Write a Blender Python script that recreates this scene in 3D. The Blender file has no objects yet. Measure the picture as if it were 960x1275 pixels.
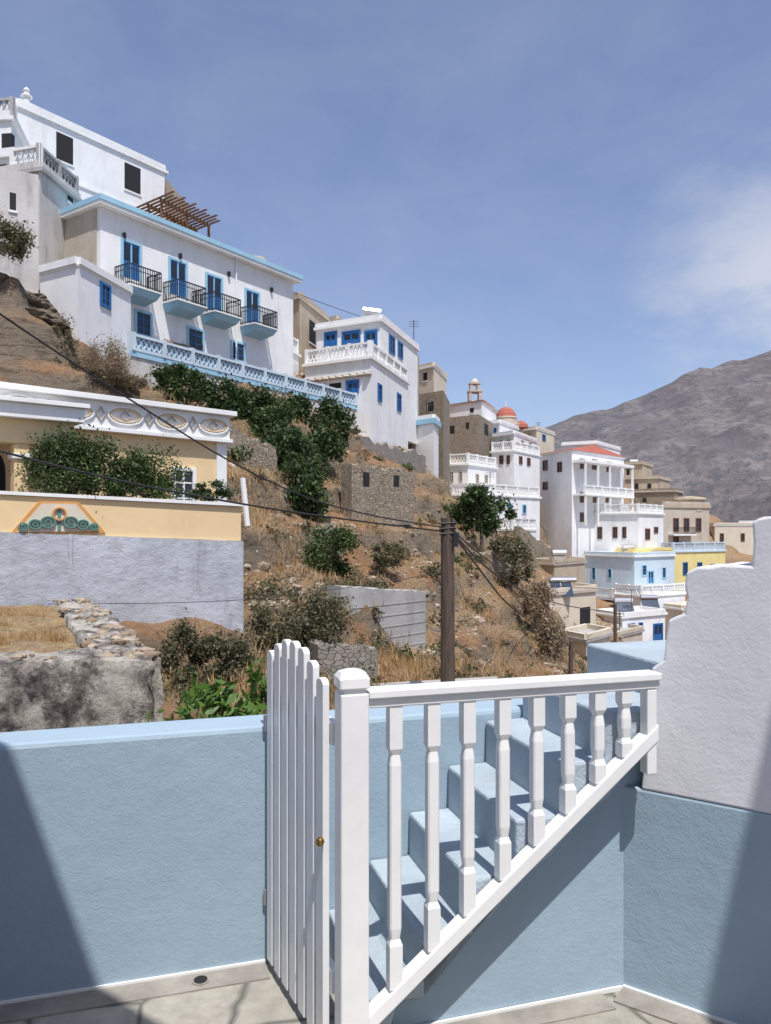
import bpy, bmesh, math, random
import numpy as np
from mathutils import Vector, noise as mn
random.seed(7); rng=np.random.default_rng(7)
H0=660.; F=960.; CZ=1.6
def P(px,py,Y): return ((px-480)/F*Y, Y, CZ+(H0-py)/F*Y)
def XY(px,Y): return ((px-480)/F*Y, Y)
sc=bpy.context.scene
# ------------------------------------------------------------ materials
def newmat(name):
    m=bpy.data.materials.new(name); m.use_nodes=True
    nt=m.node_tree; return m,nt,nt.nodes['Principled BSDF'],nt.nodes,nt.links
def c4(c,k=1): return (c[0]*k,c[1]*k,c[2]*k,1)
def tex(nt,kind,scale,detail=5,rough=.6,mapping=None):
    N=nt.nodes;L=nt.links
    tc=N.new('ShaderNodeTexCoord'); out=tc.outputs['Object']
    if mapping:
        mp=N.new('ShaderNodeMapping'); mp.inputs['Scale'].default_value=mapping; L.new(out,mp.inputs[0]); out=mp.outputs[0]
    t=N.new(kind); L.new(out,t.inputs['Vector']); t.inputs['Scale'].default_value=scale
    if kind=='ShaderNodeTexNoise':
        t.inputs['Detail'].default_value=detail; t.inputs['Roughness'].default_value=rough
    return t
def ramp(nt,src,stops):
    r=nt.nodes.new('ShaderNodeValToRGB'); nt.links.new(src,r.inputs[0])
    while len(r.color_ramp.elements)<len(stops): r.color_ramp.elements.new(.5)
    for e,(p,c) in zip(r.color_ramp.elements,stops):
        e.position=p; e.color=c if len(c)==4 else (*c,1)
    return r.outputs[0]
def mix(nt,fac,a,b,mode='MIX'):
    m=nt.nodes.new('ShaderNodeMix'); m.data_type='RGBA'; m.blend_type=mode
    for s,v in ((0,fac),(6,a),(7,b)):
        if isinstance(v,(int,float)): m.inputs[s].default_value=v
        elif isinstance(v,tuple): m.inputs[s].default_value=v if len(v)==4 else (*v,1)
        else: nt.links.new(v,m.inputs[s])
    return m.outputs[2]
def bump(nt,src,strength,dist,prev=None):
    b=nt.nodes.new('ShaderNodeBump'); b.inputs['Strength'].default_value=strength; b.inputs['Distance'].default_value=dist
    nt.links.new(src,b.inputs['Height'])
    if prev: nt.links.new(prev,b.inputs['Normal'])
    return b.outputs[0]
def plaster(name,col,var=.85,stain=0.,fine=60,bs=.4,bd=.004,rough=.85,big=.8,staincol=(.16,.14,.12),lo=4):
    m,nt,p,N,L=newmat(name)
    n1=tex(nt,'ShaderNodeTexNoise',big,5,.65)
    c=mix(nt,ramp(nt,n1.outputs[0],[(.3,(0,0,0)),(.7,(1,1,1))]),c4(col,var),c4(col,1.04))
    if stain>0:
        n3=tex(nt,'ShaderNodeTexNoise',1.2,6,.7,(1.6,1.6,.35))
        f=ramp(nt,n3.outputs[0],[(.5,(0,0,0)),(.75,(stain,stain,stain))])
        c=mix(nt,f,c,c4(staincol))
    L.new(c,p.inputs['Base Color']); p.inputs['Roughness'].default_value=rough
    n2=tex(nt,'ShaderNodeTexNoise',fine,3,.6); n4=tex(nt,'ShaderNodeTexNoise',fine/9,3,.6)
    L.new(bump(nt,n4.outputs[0],bs,bd*lo,bump(nt,n2.outputs[0],bs,bd)),p.inputs['Normal'])
    return m
def simple(name,col,rough=.5,metal=0,var=.85,sc_=8,bs=.1,bd=.002):
    m=plaster(name,col,var,0,sc_*4,bs,bd,rough,sc_); m.node_tree.nodes['Principled BSDF'].inputs['Metallic'].default_value=metal
    return m
def stone(name,c1,c2,cm,scale=4,flat=1.8,bs=.9,bd=.05,edge=.05):
    m,nt,p,N,L=newmat(name)
    nz=tex(nt,'ShaderNodeTexNoise',2,3)
    def vor(feat):
        tc=N.new('ShaderNodeTexCoord'); mp=N.new('ShaderNodeMapping'); mp.inputs['Scale'].default_value=(1,1,flat)
        L.new(tc.outputs['Object'],mp.inputs[0])
        md=N.new('ShaderNodeMix'); md.data_type='VECTOR'; md.inputs[0].default_value=.12
        L.new(mp.outputs[0],md.inputs[4]); L.new(nz.outputs['Color'],md.inputs[5])
        v=N.new('ShaderNodeTexVoronoi'); v.feature=feat; v.inputs['Scale'].default_value=scale; L.new(md.outputs[1],v.inputs['Vector']); return v
    ve=vor('DISTANCE_TO_EDGE'); vc=vor('F1')
    sep=N.new('ShaderNodeSeparateColor'); L.new(vc.outputs['Color'],sep.inputs[0])
    c=mix(nt,sep.outputs[0],c4(c1),c4(c2))
    n2=tex(nt,'ShaderNodeTexNoise',14,5,.7)
    c=mix(nt,ramp(nt,n2.outputs[0],[(.35,(0,0,0)),(.7,(.5,.5,.5))]),c,c4(c1,.6))
    e=ramp(nt,ve.outputs['Distance'],[(0,(0,0,0)),(edge,(1,1,1))])
    c=mix(nt,e,c4(cm),c)
    L.new(c,p.inputs['Base Color']); p.inputs['Roughness'].default_value=.9
    L.new(bump(nt,n2.outputs[0],.5,bd*.3,bump(nt,e,bs,bd)),p.inputs['Normal'])
    return m
def leafmat(name,dark,light,dry=None):
    m,nt,p,N,L=newmat(name)
    g=N.new('ShaderNodeNewGeometry')
    st=[(0,dark),(.6,light)]
    st.append((1,dry if dry else tuple(min(1,x*1.3) for x in light)))
    c=ramp(nt,g.outputs['Random Per Island'],st)
    n=tex(nt,'ShaderNodeTexNoise',1.4,2)
    c=mix(nt,ramp(nt,n.outputs[0],[(.35,(0,0,0)),(.65,(.7,.7,.7))]),c,c4(dark))
    L.new(c,p.inputs['Base Color']); p.inputs['Roughness'].default_value=.55
    tr=N.new('ShaderNodeBsdfTranslucent'); L.new(c,tr.inputs[0])
    ms=N.new('ShaderNodeMixShader'); ms.inputs[0].default_value=.3
    L.new(p.outputs[0],ms.inputs[1]); L.new(tr.outputs[0],ms.inputs[2]); L.new(ms.outputs[0],N['Material Output'].inputs[0])
    return m
M={}
M['white']=plaster('white_plaster',(.80,.80,.79),.88,.28,40,.3,.004,.85,.5,(.36,.34,.31))
M['white2']=plaster('old_white_plaster',(.60,.58,.55),.72,.65,30,.4,.01,.9,.5)
M['trim']=plaster('white_trim',(.8,.8,.78),.92,.12,40,.2)
M['grey']=plaster('grey_concrete_render',(.42,.41,.39),.75,.5,20,.5,.01)
M['beige']=plaster('beige_plaster',(.54,.47,.38),.8,.35,20,.4,.01)
M['tan']=plaster('tan_plaster',(.50,.41,.30),.8,.35,20,.4,.01)
M['cream']=plaster('cream_plaster',(.64,.57,.45),.88,.2,20,.3,.006)
M['yellow']=plaster('yellow_plaster',(.76,.57,.32),.9,.14,30,.3,.004,.85,.8,(.42,.32,.20))
M['yel2']=plaster('bright_yellow_plaster',(.74,.62,.27),.9,.15)
M['lblue']=plaster('light_blue_paint',(.32,.55,.69),.88,.1)
M['paleblue']=plaster('pale_blue_paint',(.54,.64,.71),.88,.15)
M['blue']=simple('blue_door_paint',(.02,.13,.36),.5)
M['glass']=simple('window_glass',(.02,.03,.045),.12,0,.6,1,.02)
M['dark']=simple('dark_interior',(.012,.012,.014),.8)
M['iron']=simple('wrought_iron',(.02,.02,.022),.5)
M['redroof']=plaster('red_tile_roof',(.40,.12,.08),.75,.1,30,.6,.02)
M['woodb']=simple('brown_timber',(.20,.09,.045),.7,0,.6,3,.4,.01)
M['brownw']=simple('brown_window_frame',(.16,.07,.04),.6)
M['stone']=stone('rubble_stone',(.26,.21,.155),(.40,.335,.25),(.11,.09,.07),5.2,1.9,.8,.04,.07)
M['stoneg']=stone('grey_rubble_stone',(.26,.235,.20),(.37,.335,.29),(.12,.105,.09),6,1.8,.8,.03,.07)
M['steel']=simple('steel',(.5,.5,.52),.35,.8)
M['solar']=simple('solar_panel',(.03,.05,.09),.15)
M['terrblue']=plaster('terrace_blue_paint',(.325,.43,.515),.88,.20,110,.7,.0022,.8,1.3,(.24,.32,.38),2.2)
M['stairblue']=plaster('stair_blue_paint',(.41,.485,.54),.80,.38,90,.8,.005,.8,3,(.26,.29,.31),2.5)
M['terrwhite']=plaster('terrace_white_wall',(.74,.745,.775),.91,.2,90,.6,.002,.85,1.0,(.54,.55,.58),2.2)
M['gloss']=simple('white_gloss_paint',(.82,.82,.82),.35,0,.93,5,.12,.001)
M['brass']=simple('brass',(.45,.28,.08),.3,1)
def polemat():
    m,nt,p,N,L=newmat('weathered_pole_wood')
    n=tex(nt,'ShaderNodeTexNoise',8,6,.7,(5,5,.3))
    L.new(ramp(nt,n.outputs[0],[(.3,(.035,.024,.018)),(.7,(.16,.11,.08))]),p.inputs['Base Color']); p.inputs['Roughness'].default_value=.9
    L.new(bump(nt,n.outputs[0],.8,.02),p.inputs['Normal']); return m
M['pole']=polemat()
def greywall():
    m,nt,p,N,L=newmat('whitewashed_grey_wall')
    n=tex(nt,'ShaderNodeTexNoise',1.1,6,.7); n2=tex(nt,'ShaderNodeTexNoise',3.2,8,.75,(1,1,1.5)); n3=tex(nt,'ShaderNodeTexNoise',2.2,6,.7,(1.5,1.5,.22))
    c=mix(nt,ramp(nt,n.outputs[0],[(.35,(0,0,0)),(.65,(1,1,1))]),(.38,.40,.43,1),(.52,.54,.58,1))
    c=mix(nt,ramp(nt,n2.outputs[0],[(.5,(0,0,0)),(.72,(.8,.8,.8))]),c,(.29,.29,.30,1))
    c=mix(nt,ramp(nt,n3.outputs[0],[(.58,(0,0,0)),(.75,(.6,.6,.6))]),c,(.20,.20,.22,1))
    L.new(c,p.inputs['Base Color']); p.inputs['Roughness'].default_value=.9
    L.new(bump(nt,n2.outputs[0],.7,.05),p.inputs['Normal']); return m
M['gwall']=greywall()
def lichen():
    m,nt,p,N,L=newmat('lichen_stained_concrete')
    n=tex(nt,'ShaderNodeTexNoise',3.4,8,.75); n2=tex(nt,'ShaderNodeTexNoise',12,8,.78); n3=tex(nt,'ShaderNodeTexNoise',1.3,7,.75,(1.3,1.3,.8))
    c=ramp(nt,n.outputs[0],[(.36,(.05,.045,.04)),(.44,(.20,.175,.15)),(.51,(.42,.385,.33)),(.59,(.68,.64,.57))])
    c=mix(nt,ramp(nt,n2.outputs[0],[(.48,(0,0,0)),(.6,(.7,.7,.7))]),c,(.12,.10,.085,1))
    c=mix(nt,ramp(nt,n3.outputs[0],[(.50,(0,0,0)),(.57,(.7,.7,.7))]),c,(.60,.555,.475,1))
    L.new(c,p.inputs['Base Color']); p.inputs['Roughness'].default_value=.95
    L.new(bump(nt,n2.outputs[0],1,.04,bump(nt,n.outputs[0],.8,.10)),p.inputs['Normal']); return m
M['lichen']=lichen()
def soil(name,a,b,c_,rocky=True,lo=.5,hi=.74):
    m,nt,p,N,L=newmat(name)
    n=tex(nt,'ShaderNodeTexNoise',.28,7,.7); n2=tex(nt,'ShaderNodeTexNoise',1.6,7,.75); n3=tex(nt,'ShaderNodeTexNoise',9,6,.8)
    c=mix(nt,ramp(nt,n.outputs[0],[(.42,(0,0,0)),(.58,(1,1,1))]),c4(a),c4(b))
    c=mix(nt,ramp(nt,n2.outputs[0],[(.53,(0,0,0)),(.66,(.8,.8,.8))]),c,c4(c_))
    c=mix(nt,ramp(nt,n3.outputs[0],[(.42,(0,0,0)),(.62,(.75,.75,.75))]),c,c4(a,.36))
    nb=None
    if rocky:
        g=N.new('ShaderNodeNewGeometry'); s=N.new('ShaderNodeSeparateXYZ'); L.new(g.outputs['Normal'],s.inputs[0])
        st=tex(nt,'ShaderNodeTexNoise',1.1,9,.78,(.6,.6,3.6))
        rc=ramp(nt,st.outputs[0],[(.3,(.05,.038,.028)),(.44,(.17,.13,.09)),(.52,(.31,.25,.18)),(.6,(.21,.16,.11)),(.72,(.43,.37,.29))])
        f=ramp(nt,s.outputs[2],[(lo,(1,1,1)),(hi,(0,0,0))])
        c=mix(nt,f,c,rc)
        nb=bump(nt,st.outputs[0],1,.35)
    L.new(c,p.inputs['Base Color']); p.inputs['Roughness'].default_value=.95
    L.new(bump(nt,n3.outputs[0],.9,.08,bump(nt,n2.outputs[0],.8,.3,nb)),p.inputs['Normal'])
    return m
M['soil']=soil('dry_hillside_soil',(.45,.25,.125),(.46,.33,.19),(.29,.23,.17))
M['cliff']=soil('layered_cliff_rock',(.26,.20,.14),(.24,.19,.14),(.22,.18,.14),True,.97,.995)
M['drytop']=soil('dry_grass_earth',(.58,.41,.21),(.50,.35,.18),(.42,.33,.23),False)
def rockm():
    m,nt,p,N,L=newmat('loose_rock')
    g=N.new('ShaderNodeNewGeometry')
    c=ramp(nt,g.outputs['Random Per Island'],[(0,(.21,.155,.105)),(.5,(.34,.265,.19)),(1,(.50,.43,.34))])
    n=tex(nt,'ShaderNodeTexNoise',8,5,.7)
    c=mix(nt,ramp(nt,n.outputs[0],[(.4,(0,0,0)),(.7,(.6,.6,.6))]),c,(.14,.10,.07,1))
    L.new(c,p.inputs['Base Color']); p.inputs['Roughness'].default_value=.95
    L.new(bump(nt,n.outputs[0],.8,.04),p.inputs['Normal']); return m
M['rock']=rockm()
def mountm():
    m,nt,p,N,L=newmat('haze_tinted_mountain_scrub')
    n=tex(nt,'ShaderNodeTexNoise',.006,7,.7); n2=tex(nt,'ShaderNodeTexNoise',.11,8,.85); n3=tex(nt,'ShaderNodeTexNoise',.02,8,.75,(1,1,3))
    c=mix(nt,ramp(nt,n.outputs[0],[(.4,(0,0,0)),(.62,(1,1,1))]),(.22,.20,.215,1),(.29,.25,.245,1))  # rock tones carry a bluish distance haze, mixed into the colour
    c=mix(nt,ramp(nt,n3.outputs[0],[(.46,(0,0,0)),(.60,(.8,.8,.8))]),c,(.42,.38,.37,1))
    c=mix(nt,ramp(nt,n2.outputs[0],[(.47,(0,0,0)),(.58,(.8,.8,.8))]),c,(.15,.155,.175,1))
    L.new(c,p.inputs['Base Color']); p.inputs['Roughness'].default_value=1
    L.new(bump(nt,n2.outputs[0],.8,5,bump(nt,n3.outputs[0],.9,22)),p.inputs['Normal']); return m
M['mount']=mountm()
M['flag']=stone('flagstone_paving',(.25,.235,.20),(.44,.415,.36),(.11,.105,.095),2.6,1,.5,.008,.035)
M['path']=plaster('concrete_path',(.42,.40,.37),.8,.3,20,.5,.01)
M['strip']=plaster('mortar_border',(.33,.305,.27),.6,.45,40,.7,.008,.9,5)
M['bush']=leafmat('bush_leaves',(.03,.055,.014),(.09,.15,.035),(.16,.19,.07))
M['darkbush']=leafmat('dark_leaves',(.022,.045,.013),(.07,.125,.03),(.12,.17,.05))
M['olive']=leafmat('olive_scrub_leaves',(.07,.072,.035),(.16,.15,.08),(.30,.24,.13))
M['greydry']=leafmat('dry_scrub',(.18,.13,.08),(.32,.24,.15),(.43,.35,.22))
M['fresh']=leafmat('fresh_leaves',(.06,.13,.02),(.16,.28,.04))
M['straw']=leafmat('straw_grass',(.40,.24,.10),(.56,.40,.20),(.66,.52,.31))
M['bark']=simple('bark',(.12,.09,.06),.9,0,.6,6,.6,.02)
M['orn1']=plaster('ornament_green',(.10,.24,.20),.9); M['orn2']=plaster('ornament_ochre',(.58,.30,.10),.9)
# ------------------------------------------------------------ builders
def mk(name,verts,faces,mats,parent=None,smooth=False,recalc=False,bevel=None):
    me=bpy.data.meshes.new(name); me.from_pydata([tuple(map(float,v)) for v in verts],[],faces)
    for m in mats: me.materials.append(m)
    if recalc:
        b=bmesh.new(); b.from_mesh(me); bmesh.ops.recalc_face_normals(b,faces=b.faces); b.to_mesh(me); b.free()
    if smooth:
        me.polygons.foreach_set('use_smooth',[True]*len(me.polygons))
    o=bpy.data.objects.new(name,me); sc.collection.objects.link(o)
    if parent: o.parent=parent
    if bevel:
        bv=o.modifiers.new('bevel','BEVEL'); bv.width=bevel; bv.segments=2; bv.limit_method='ANGLE'; bv.angle_limit=math.radians(40)
    return o
class Fac:
    def __init__(s,A,B):
        s.A=np.array(A,float); B=np.array(B,float); v=B-s.A; s.len=np.linalg.norm(v); s.d=v/s.len
        n=np.array([s.d[1],-s.d[0]])
        if np.dot(n,-s.A)<0: n=-n
        s.n=n
    def hit(s,px,py):
        r=(px-480)/F; u=(r*s.A[1]-s.A[0])/(s.d[0]-r*s.d[1]); t=s.A[1]+u*s.d[1]
        return u,CZ+(H0-py)/F*t
    def pt(s,u,z,o=0):
        q=s.A+s.d*u+s.n*o; return (q[0],q[1],z)
class Bd:
    def __init__(s,name): s.name=name; s.p={}
    def add(s,part,mat,V,Fc):
        a=s.p.setdefault((part,mat),([],[])); k=len(a[0]); a[0].extend(V); a[1].extend([tuple(i+k for i in f) for f in Fc])
    def hexa(s,part,mat,V): s.add(part,mat,V,[(0,1,2,3),(7,6,5,4),(0,4,5,1),(1,5,6,2),(2,6,7,3),(3,7,4,0)])
    def fbox(s,part,mat,f,u0,u1,z0,z1,o0,o1):
        s.hexa(part,mat,[f.pt(u0,z0,o0),f.pt(u1,z0,o0),f.pt(u1,z0,o1),f.pt(u0,z0,o1),f.pt(u0,z1,o0),f.pt(u1,z1,o0),f.pt(u1,z1,o1),f.pt(u0,z1,o1)])
    def box(s,part,mat,x0,x1,y0,y1,z0,z1):
        s.hexa(part,mat,[(x0,y0,z0),(x1,y0,z0),(x1,y1,z0),(x0,y1,z0),(x0,y0,z1),(x1,y0,z1),(x1,y1,z1),(x0,y1,z1)])
    def prism(s,part,mat,pts,z0,z1):
        n=len(pts); z1=[z1]*n if np.isscalar(z1) else z1
        V=[(p[0],p[1],z0) for p in pts]+[(p[0],p[1],z) for p,z in zip(pts,z1)]
        s.add(part,mat,V,[tuple(range(n)),tuple(range(2*n-1,n-1,-1))]+[(i,(i+1)%n,n+(i+1)%n,n+i) for i in range(n)])
    def fpoly(s,part,mat,f,pts,o0,o1):
        n=len(pts); V=[f.pt(u,z,o0) for u,z in pts]+[f.pt(u,z,o1) for u,z in pts]
        s.add(part,mat,V,[tuple(range(n)),tuple(range(2*n-1,n-1,-1))]+[(i,(i+1)%n,n+(i+1)%n,n+i) for i in range(n)])
    def rod(s,part,mat,a,b,r0,r1=None,n=8):
        r1=r0 if r1 is None else r1; a=Vector(a);b=Vector(b);d=(b-a).normalized(); x=d.orthogonal().normalized(); y=d.cross(x)
        V=[tuple(a+(x*math.cos(t)+y*math.sin(t))*r0) for t in [2*math.pi*i/n for i in range(n)]]+[tuple(b+(x*math.cos(t)+y*math.sin(t))*r1) for t in [2*math.pi*i/n for i in range(n)]]
        s.add(part,mat,V,[tuple(range(n)),tuple(range(2*n-1,n-1,-1))]+[(i,(i+1)%n,n+(i+1)%n,n+i) for i in range(n)])
    def lathe(s,part,mat,c,prof,n=16):
        V=[];Fc=[]
        for r,z in prof:
            for i in range(n): V.append((c[0]+r*math.cos(2*math.pi*i/n),c[1]+r*math.sin(2*math.pi*i/n),c[2]+z))
        for j in range(len(prof)-1):
            for i in range(n): Fc.append((j*n+i,j*n+(i+1)%n,(j+1)*n+(i+1)%n,(j+1)*n+i))
        Fc.append(tuple(range(n))); Fc.append(tuple(range((len(prof)-1)*n,len(prof)*n)))
        s.add(part,mat,V,Fc)
    def done(s,bevel=None,smooth=False):
        e=bpy.data.objects.new(s.name,None); sc.collection.objects.link(e)
        for (part,mat),(V,Fc) in s.p.items():
            mk(part,V,Fc,[M[mat]],e,smooth,True,bevel)
        return e
def window(b,f,r,frame='blue',glass='glass',kind='w'):
    x0,y0,x1,y1=r[:4]
    if len(r)>4: kind=r[4]
    cy=(x0+x1)/2; u0=f.hit(x0,0)[0]; u1=f.hit(x1,0)[0]
    if u0>u1: u0,u1=u1,u0
    zt=f.hit(cy,y0)[1]; zb=f.hit(cy,y1)[1]; w=u1-u0; t=min(.13,w*.14)
    if kind=='o': b.fbox('openings','dark',f,u0,u1,zb,zt,-.3,.006); return
    if kind=='h':
        b.fbox('openings','dark',f,u0,u1,zb,zt,-.3,.006); b.fbox('sills','trim',f,u0-.05,u1+.05,zb-.1,zb-.004,-.1,.06); return
    b.fbox('window_frames',frame,f,u0,u0+t,zb,zt,-.1,.07); b.fbox('window_frames',frame,f,u1-t,u1,zb,zt,-.1,.07)
    b.fbox('window_frames',frame,f,u0+t+.002,u1-t-.002,zt-t,zt-.001,-.1,.068)
    if kind=='w': b.fbox('window_frames',frame,f,u0+t+.002,u1-t-.002,zb+.001,zb+t,-.1,.068)
    inner=glass if kind=='w' else 'blue' if frame!='brownw' else 'brownw'
    b.fbox('panes',inner,f,u0+t,u1-t,zb,zt-t,-.1,.012)
    if kind=='w':
        m=(u0+u1)/2; mm_='blue' if frame in('blue','lblue') else frame
        b.fbox('mullions',mm_,f,m-.03,m+.03,zb+t,zt-t,0,.035)
        for k in (1,2): 
            z=zb+(zt-zb)*k/3; b.fbox('mullions',mm_,f,u0+t,u1-t,z-.02,z+.02,0,.03)
    else:
        m=(u0+u1)/2; b.fbox('door_details',frame,f,m-.03,m+.03,zb,zt-t,0,.04)
        for q in (0,1):
            a=u0+t+.06 if q==0 else m+.07; c=m-.07 if q==0 else u1-t-.06
            if c-a>.1: b.fbox('panes','glass',f,a,c,zb+(zt-zb)*.45,zt-t-.12,0,.022)
def balus(b,f,u0,u1,z0,h,mat='trim',o=0.,kind='lat',part='balustrade'):
    if u0>u1:u0,u1=u1,u0
    if kind=='iron':
        b.fbox(part,mat,f,u0,u1,z0+h-.05,z0+h,o-.025,o+.025); b.fbox(part,mat,f,u0,u1,z0+.08,z0+.12,o-.02,o+.02); b.fbox(part,mat,f,u0,u1,z0+h*.72,z0+h*.72+.03,o-.015,o+.015)
        n=max(2,int((u1-u0)/.13))
        for i in range(n+1):
            u=u0+(u1-u0)*i/n; b.fbox(part,mat,f,u-.015,u+.015,z0,z0+h-.05,o-.015,o+.015)
        return
    b.fbox(part,mat,f,u0,u1,z0+h-.12,z0+h,o-.1,o+.1); b.fbox(part,mat,f,u0,u1,z0,z0+.14,o-.08,o+.08)
    n=max(1,round((u1-u0)/1.8))
    for i in range(n+1):
        u=u0+(u1-u0)*i/n; b.fbox(part,mat,f,u-.1,u+.1,z0,z0+h+.06,o-.11,o+.11)
    m=max(2,round((u1-u0)/.3))
    for i in range(m):
        a=u0+(u1-u0)*i/m; c=u0+(u1-u0)*(i+1)/m; mid=(a+c)/2
        for (p,q) in (((a,z0+.14),(mid,z0+h/2)),((mid,z0+h/2),(c,z0+.14)),((a,z0+h-.12),(mid,z0+h/2)),((mid,z0+h/2),(c,z0+h-.12))):
            b.hexa(part,mat,[f.pt(p[0]-.035,p[1],o-.03),f.pt(p[0]+.035,p[1],o-.03),f.pt(p[0]+.035,p[1],o+.03),f.pt(p[0]-.035,p[1],o+.03),f.pt(q[0]-.035,q[1],o-.03),f.pt(q[0]+.035,q[1],o-.03),f.pt(q[0]+.035,q[1],o+.03),f.pt(q[0]-.035,q[1],o+.03)])
hc=0
def house(name,Lp,Mp,Rp,yt,yb,mat='white',lw=(),rw=(),frame='blue',cornice='trim',bl=None,roof=None,deep=4,done=True,ch=.18,co=.18,gable=1.2):
    global hc
    hc+=1
    b=Bd(name); Lq=np.array(XY(*Lp)); Mq=np.array(XY(*Mp)); Rq=np.array(XY(*Rp)); Bq=Lq+Rq-Mq
    z1=CZ+(H0-yt)/F*Mp[1]; z0=CZ+(H0-yb)/F*Mp[1]-deep
    b.prism('walls',mat,[Lq,Mq,Rq,Bq],z0,z1)
    fl=Fac(Lq,Mq); fr=Fac(Mq,Rq)
    if cornice:
        c=(Lq+Rq)/2; pts=[]
        for q in (Lq,Mq,Rq,Bq):
            v=q-c; pts.append(q+v/np.linalg.norm(v)*co*1.4)
        b.prism('cornice',cornice,pts,z1+.003,z1+ch)
        if not roof and not bl:
            for A_,B_ in ((Lq,Mq),(Mq,Rq),(Rq,Bq),(Bq,Lq)):
                g=Fac(A_,B_); 
                b.fbox('parapet',mat,g,.03,g.len-.03,z1+ch+.003,z1+ch+.3,-.12,.12)
    if bl:
        zt=z1+(ch if cornice else 0)+.003
        for g in (fl,fr): balus(b,g,.05,g.len-.05,zt,.95,bl,-.12)
    if roof:
        c=(Lq+Rq)/2
        zt=z1+ch+.003; o=1.06
        pts=[c+(q-c)*o for q in (Lq,Mq,Rq,Bq)]
        r0=(pts[0]+pts[3])/2*.7+c*.3; r1=(pts[1]+pts[2])/2*.7+c*.3
        V=[(*p,zt) for p in pts]+[(*r0,zt+gable),(*r1,zt+gable)]
        b.add('roof',roof,V,[(0,1,5,4),(1,2,5),(2,3,4,5),(3,0,4),(0,3,2,1)])
    elif hc%3==0 and Mp[1]>50:
        a=(Lq+Rq)/2; h=1.6+.3*(hc%4)
        b.rod('antenna','iron',(a[0],a[1],z1),(a[0],a[1],z1+h),.03)
        for k in range(3): b.rod('antenna','iron',(a[0]-.4,a[1],z1+h-.1-.2*k),(a[0]+.4,a[1],z1+h-.1-.2*k),.02)
    elif hc%3==1 and Mp[1]>60:
        a=Mq*.35+Bq*.65; b.rod('water_tank','steel',(a[0]-.6,a[1],z1+.9),(a[0]+.6,a[1],z1+.9),.3); b.box('tank_stand','grey',a[0]-.5,a[0]+.5,a[1]-.2,a[1]+.2,z1,z1+.6)
    for r in lw: window(b,fl,r,frame)
    for r in rw: window(b,fr,r,frame)
    b.fl=fl;b.fr=fr;b.z1=z1;b.z0=z0
    if done: b.done()
    return b
# ------------------------------------------------------------ terrain
ctrl=[P(*q) for q in [(300,885,12),(200,900,10.5),(500,882,14),(650,880,18),(300,800,15.5),(300,772,16.8),(450,800,19),(600,845,22),(700,850,30),
 (690,800,50),(320,700,22),(330,640,26),(300,565,31),(250,515,34),(200,490,35),(450,725,28),(450,650,33),(450,590,38),(440,548,46),
 (550,725,36),(550,665,46),(500,600,46),(500,560,56),(540,590,60),(540,640,62),(590,665,62),(620,715,46),(640,680,62),(700,745,75),(700,700,88),(800,840,55),(850,790,80),(900,705,100),(960,700,110),
 (600,530,108),(700,570,112),(830,610,120),(900,670,130),(1000,700,130),(400,450,75),(300,360,78),(200,280,82),(0,210,85),(400,430,100),(-200,100,85),
 (0,475,23),(20,365,29),(-150,350,29),(60,400,31),(120,450,33),(150,480,31),(-300,500,22),(100,330,42),(250,400,50),(360,470,50),(470,540,54),(0,230,50),
 (380,700,25),(380,600,33),(400,540,42),(650,770,42),(560,600,80),(600,620,78),(640,600,90),(0,480,26.8),(100,495,28.3)]]
ctrl+=[(-8,15.5,-.2),(-6,20,1.2),(-10,21,2.2),(-20,18,2),(-4,9,-1.8),(-2,6,-2.6),(3,6,-3.2),(6,12,-4),(12,20,-8),(30,40,-14),(50,60,-18),(60,100,-12),(80,140,-20),(40,150,-10),(0,170,12),(-60,170,30),(-120,120,45),(-60,30,14),(-30,8,1),(-10,3,-2.5),(10,3,-5),(0,3,-3)]
C=np.array(ctrl)
D_=np.linalg.norm(C[:,None,:2]-C[None,:,:2],axis=2)
NC=len(C); A_=np.zeros((NC+3,NC+3)); A_[:NC,:NC]=-D_; A_[:NC,:NC]-=np.eye(NC)*.15
A_[:NC,NC]=1;A_[:NC,NC+1:]=C[:,:2];A_[NC:,:NC]=A_[:NC,NC:].T
W_=np.linalg.solve(A_,np.concatenate([C[:,2],[0,0,0]]))
def base(x,y):
    r=np.sqrt((x[:,None]-C[None,:,0])**2+(y[:,None]-C[None,:,1])**2)
    return -r@W_[:NC]+W_[NC]+x*W_[NC+1]+y*W_[NC+2]
def nzf(x,y):
    a=min(1,max(.0,(y-5)/8))
    h=mn.fractal(Vector((x*.22,y*.22,3.1)),1,2.1,5)*.8*a
    rd=abs(mn.noise(Vector((x*.5,y*.5,9.3))))
    h+= (rd-.25)*.7*a + mn.noise(Vector((x*1.7,y*1.7,1.)))*.22*a+mn.noise(Vector((x*4,y*4,1.)))*.09*a
    return h
TY=np.geomspace(4.,170.,340); TS=np.linspace(-1.15,1.1,340); TN=len(TS)
V=[];
for y in TY:
    xs=TS*(y+5); hb=base(xs,np.full_like(xs,y))
    for x,h in zip(xs,hb):
        hh=h+nzf(x,y)
        k=1.9; q=hh/k; fl_=math.floor(q); fr_=q-fl_; s_=min(1,max(0,(fr_-.3)/.4)); s_=s_*s_*(3-2*s_)
        if y>14: hh=hh*.5+(fl_+s_)*k*.5
        V.append((x,y,hh))
Fc=[(j*TN+i,j*TN+i+1,(j+1)*TN+i+1,(j+1)*TN+i) for j in range(len(TY)-1) for i in range(TN-1)]
mk('hillside_terrain',V,Fc,[M['soil']],smooth=True)
VZ=np.array(V)[:,2].reshape(len(TY),TN)
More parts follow.
